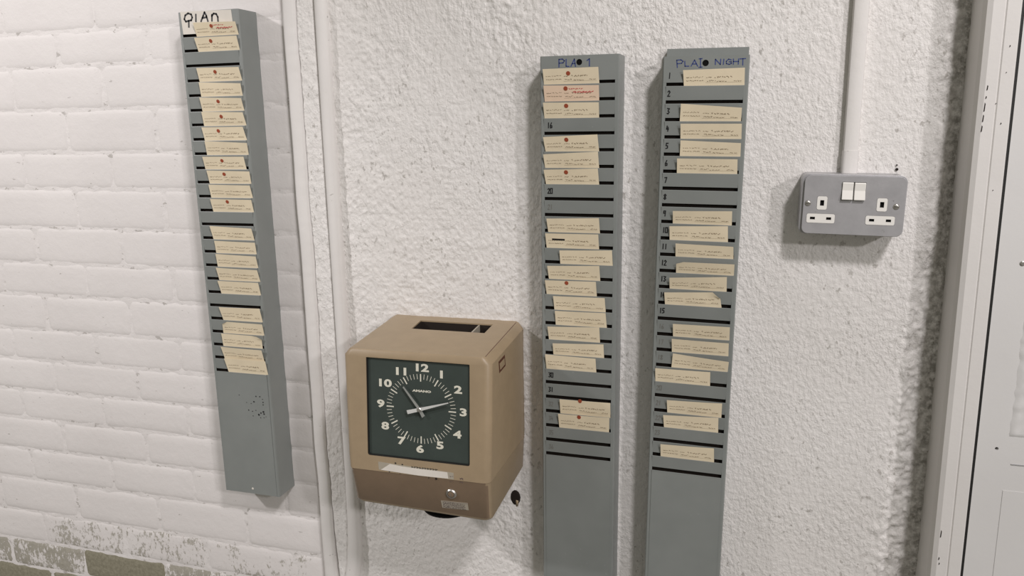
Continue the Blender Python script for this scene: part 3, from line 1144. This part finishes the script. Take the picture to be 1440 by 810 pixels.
# strip under the dial, torn sticker, lock, rating plate
fr0 = Matrix.Translation(Vector(L(0, fy(-300), -300)) * .001) @ Matrix.Rotation(-math.atan(K), 4, 'X')
st = lay(MB().plate([(-169, 4.5), (-168, -8.3), (-43, -10.2), (-43.5, .4)][::-1], [], -.3, 0).out('foil_strip', 'silver', ck), fr0)
sk = MB().prism([(-149, 2.8), (-130, 1.2), (-100, .4), (-53.5, .1), (-52, -9.6), (-100, -10.2), (-164.5, -8.2)], -.7, -.3, 'y').out('torn_sticker', 'paper', ck)
lay(sk, fr0)
m = MB()
rr = random.Random(2)
m.blob(-139.5, 5.2, 1.5, -.45, rng=rr)
m.blob(-128, 4.2, 1.4, -.45, rng=rr)
for x in np.arange(-112, -71, 4.4):
    m.stroke([(x, 3.2), (x + .2, .9)], .9, -.45)
    m.stroke([(x, 2.2), (x + 3.0, 1.9 + rr.uniform(-.9, .9))], .8, -.45)
lay(m.out('lettering', 'black', ck, fix=False), fr0)
m = MB()
for (a, b2, c2) in [(-46.5, -6, 3), (-47, -13, 3), (-30.7, -7.5, 2.4), (-30.5, -13.0, 2.8)]:
    scribble(m, rr, a - c2, a + c2, b2, 2.2, .6, y=-.35)
m.stroke([(-33, -9), (-30.5, -6), (-28, -9.5)], .5, -.35)
lay(m.out('worn_marks', 'plate_print', ck, fix=False), fr0)
m = MB()
for (x, z, r) in [(-72, -12.2, 2.0), (-150, -9.9, 1.0), (-84, -12.0, .9), (-132, -10.8, .7)]:
    m.blob(x, z, r, -.2, rng=rr)
lay(m.out('chips', 'dark', ck, fix=False), fr0)
# the lower cover leans back the other way
k2 = (188.4 - 177) / (376 - 316.)
lo = Matrix.Translation(Vector(L(0, -fy(-311) * 0 + (fy(-311) + 1.5), -316)) * .001) @ Matrix.Rotation(math.atan(k2), 4, 'X')
lay(MB().lathe([(8.6, 0), (8.6, -1.2), (7.2, -2.8), (5.6, -2.9), (5.4, -1.8), (4.6, -1.6)], (-50, 0, -21)).out('lock', 'steel', ck), lo)
lay(MB().lathe([(4.9, -1.2), (4.6, -3.0), (3.6, -3.3)], (-50, 0, -21)).out('lock_core', 'brown', ck), lo)
lay(MB().box(-50.6, -49.4, -3.6, -3.2, -24, -18).out('keyway', 'steel', ck), lo)
rp = lay(MB().plate([(-69, -36.5), (-25, -35), (-24.5, -48), (-68, -49.5)][::-1], [], -.6, 0).out('rating_plate', 'silver', ck), lo)
m = MB()
for q in range(4):
    scribble(m, rr, -66, -29, -39 - q * 2.7, 1.7, .85, y=-.75)
m.stroke([(-67, -37.2), (-26, -36)], .5, -.75)
m.out('lettering', 'plate_print', rp, fix=False)
# latch window in the right cheek
lt = MB()
lt.prism([(-138, -121), (-106, -119), (-103, -138), (-135, -140)], 0, .5, 'x')
o = lt.out('side_latch', 'maroon', ck)
o.location = ((15.0 - CX) * .001, 0, (245 - 14.5) * .001)
o2_ = MB().prism([(-133, -125.5), (-109, -124), (-107.5, -134.5), (-130.5, -136)], 0, .8, 'x').out('latch_face', 'tan', ck)
o2_.location = o.location
# cable gland hanging below the case
MB().lathe([(46, 0), (46, -30), (43, -35), (20, -36)], (-94 - CX, -88, 245 - 376), 'z', 40).out('ribbon_cover', 'blackp', ck)
tag(MB().lathe([(8.5, 2), (9, -3.5), (6.5, -4.5)], (0, 0, 0), 'y', 14).out('hole_rim', 'dark', None, loc=W(-4, 3, -427)), 'dark hole in the plaster with a stub of cable, below the right of the clock', 'hole')
hp = bpy.data.objects['hole_rim']
hp.name = 'cable_hole'
hp.scale = (1, 1, 1.55)
cb = MB()
path = [(-2, 4, 4), (-2, -8, 0), (0, -16, -6), (1, -19, -12)]
cb.prism([(p[0], p[1]) for p in circ(0, 0, 2.6, 10)], -8, 4, 'z')
o = cb.out('cable_stub', 'tan', hp, True)
o.rotation_euler = (.35, .2, 0)
o.location = (0.003, -.003, -.005)
o.scale = (1, 1, .66)

# ================================================================== SOCKET AND TRUNKING
SX, SZ = 505.5, 97.0
so = tag(empty('double_socket', W(SX, 0, SZ), (0, .022, 0)), 'grey metal clad double power socket with two white switches on the right of the wall', 'socket')
b = MB().plate(rrect(-68.5, 66.5, -41.5, 42, 9, 5), [], -44, 1.5).out('back_box', 'socket', so)
bevel(b, 2, 2)
holes = {}
pieces = []


def q4(x0, x1, z0, z1):
    return (x0 - SX, x1 - SX, z0 - SZ, z1 - SZ)


ins = [('earth_inlet', q4(458.6, 472.1, 90.0, 108.9)), ('earth_inlet', q4(535.3, 548.8, 90.2, 108.6)),
       ('pin_inlet', q4(446.3, 483.6, 71.3, 84.5)), ('pin_inlet', q4(522.8, 560.0, 71.5, 84.2))]
sw = [q4(489.5, 504.0, 104.8, 129.0), q4(505.2, 519.8, 104.6, 128.8)]
ph = [rrect(a_, b_2, c_2, d_2, 2, 2) for (_, (a_, b_2, c_2, d_2)) in ins]
ph.append(rrect(sw[0][0] - .3, sw[1][1] + .3, min(sw[0][2], sw[1][2]) - .3, max(sw[0][3], sw[1][3]) + .3, 1.0, 2))
fp = MB().plate(rrect(-64.5, 64.5, -40.5, 40.5, 8, 5), ph, -48.5, -43.9).out('face_plate', 'socket', so)
bevel(fp, 1.2, 2, 60)
for nme, (a_, b_2, c_2, d_2) in ins:
    if nme == 'earth_inlet':
        hs = [[(-2.6, -3.9), (2.6, -3.9), (2.6, 3.9), (-2.6, 3.9)]]
    else:
        hs = [[(s_ - 3.3, -1.9), (s_ + 3.3, -1.9), (s_ + 3.3, 1.9), (s_ - 3.3, 1.9)] for s_ in (-10.6, 10.6)]
    mx, mz = (a_ + b_2) / 2, (c_2 + d_2) / 2
    hs = [[(p[0] + mx, p[1] + mz) for p in h_] for h_ in hs]
    o = MB().plate(rrect(a_ + .2, b_2 - .2, c_2 + .2, d_2 - .2, 2, 2), hs, -49.0, -44).out(nme, 'white_plastic', so)
    bk = MB()
    for h_ in hs:
        xs2 = [p[0] for p in h_]
        zs2 = [p[1] for p in h_]
        bk.box(min(xs2) - .2, max(xs2) + .2, -46.2, -45.6, min(zs2) - .2, max(zs2) + .2)
    bk.out('shutter', 'blackp', o)
for q, (a_, b_2, c_2, d_2) in enumerate(sw):
    m = MB()
    zm = (c_2 + d_2) / 2
    m.prism([(-44, c_2), (-53.2, c_2 + .3), (-53.4, c_2 + 1.2), (-50.2, zm + 1), (-51.0, d_2 - 1), (-50.4, d_2 - .2), (-44, d_2)], a_ + .25, b_2 - .25, 'x')
    bevel(m.out('rocker_switch', 'white_plastic', so), .5, 2, 30)
for (x, z) in ((446.8, 98.6), (559.9, 97.4)):
    s_ = MB().lathe([(4.1, 0), (4.0, -.7), (2.6, -1.5), (0.5, -1.7)], (x - SX, -48.4, z - SZ)).out('screw', 'steel', so, True)
    MB().box(x - SX - 3.0, x - SX + 3.0, -50.15, -49.4, z - SZ - .45, z - SZ + .45).out('screw_slot', 'dark', s_)

tr_ = tag(MB().prism([(-9.8, 4), (-9.8, -10.5), (-8.8, -12.6), (-6, -14), (7, -14), (9, -12.8), (10, -10), (10, 4)], (142 - SZ) * 1.0, 1300, 'z')
          .out('cable_trunking', 'trim', None, True, loc=W(501.2, 0, SZ)), 'white painted cable trunking rising from the socket up the textured wall', 'trunking')
md = tr_.modifiers.new('sharp', 'EDGE_SPLIT')
md.split_angle = math.radians(35)
tr_.rotation_euler = (0, .006, 0)
for v in tr_.data.vertices:
    if v.co.z > .5:
        v.co.z = (TOP - SZ) * .001
jc = MB().prism([(-10.6, 4), (-10.6, -11), (-9, -13.6), (-6, -14.9), (7, -14.9), (9.6, -13.2), (10.8, -10), (10.8, 4)], 41.5, 73.5, 'z').out('joint_cover', 'trim', tr_, True)
md = jc.modifiers.new('sharp', 'EDGE_SPLIT')
md.split_angle = math.radians(35)

# old conduit in the corner chase
zz = [-Z0, -900, -680, -640, -600, -560, -500, -440, -300, -100, 200, TOP]
cxs = [-345, -345, -342, -334, -326, -322, -320.5, -320, -320, -320, -320, -319]
wl = [12, 12, 13, 14, 13.5, 12.5, 11.5, 10.8, 10.5, 10.3, 10.3, 10.3]
V, F = [], []
prof = [(-1, 3), (-1.0, -9), (-.9, -13.5), (-.55, -16.4), (0, -17.2), (.55, -16.2), (.9, -13), (1.0, -8), (1, 3)]
for q in range(len(zz)):
    V += [(cxs[q] + p[0] * wl[q], p[1], zz[q] + Z0) for p in prof]
for a in range(len(zz) - 1):
    for b2 in range(len(prof) - 1):
        q = a * len(prof) + b2
        F.append((q, q + 1, q + 1 + len(prof), q + len(prof)))
cd = tag(MB().add(V, F).out('cable_conduit', 'trim', None, True), 'white painted conduit running down the corner just left of the clock', 'conduit')
cp = MB()
for z in (-322, -326, -330):
    cp.add([(-320 + p[0] * 11.0, p[1] - .7 if p[1] < 0 else p[1], Z0 + z + dz) for dz in (-1.1, 1.1) for p in prof],
           [(q, q + 1, q + 1 + len(prof), q + len(prof)) for q in range(len(prof) - 1)])
cp.out('coupling_rings', 'trim', cd)
MB().blob(-329, Z0 - 610, 2.6, -16.9, rng=random.Random(5)).out('screw_hole', 'blackp', cd, fix=False)
# two small drill holes above the socket
for (x, z, r) in ((563.9, 149.6, 1.1), (564.3, 143.7, 2.0)):
    o = MB().lathe([(r, 0), (r, -1.0), (r * .6, -1.6)], (0, 0, 0), 'y', 10).out('wall_plug', 'dark', None, loc=W(x, -1.0, z))
    tag(o, 'small dark wall plug above the right end of the socket, %s of two' % ('upper' if z > 146 else 'lower'), 'wall plug', 'wall plugs above the socket')
print('bricks', nb, 'cards', ncard)
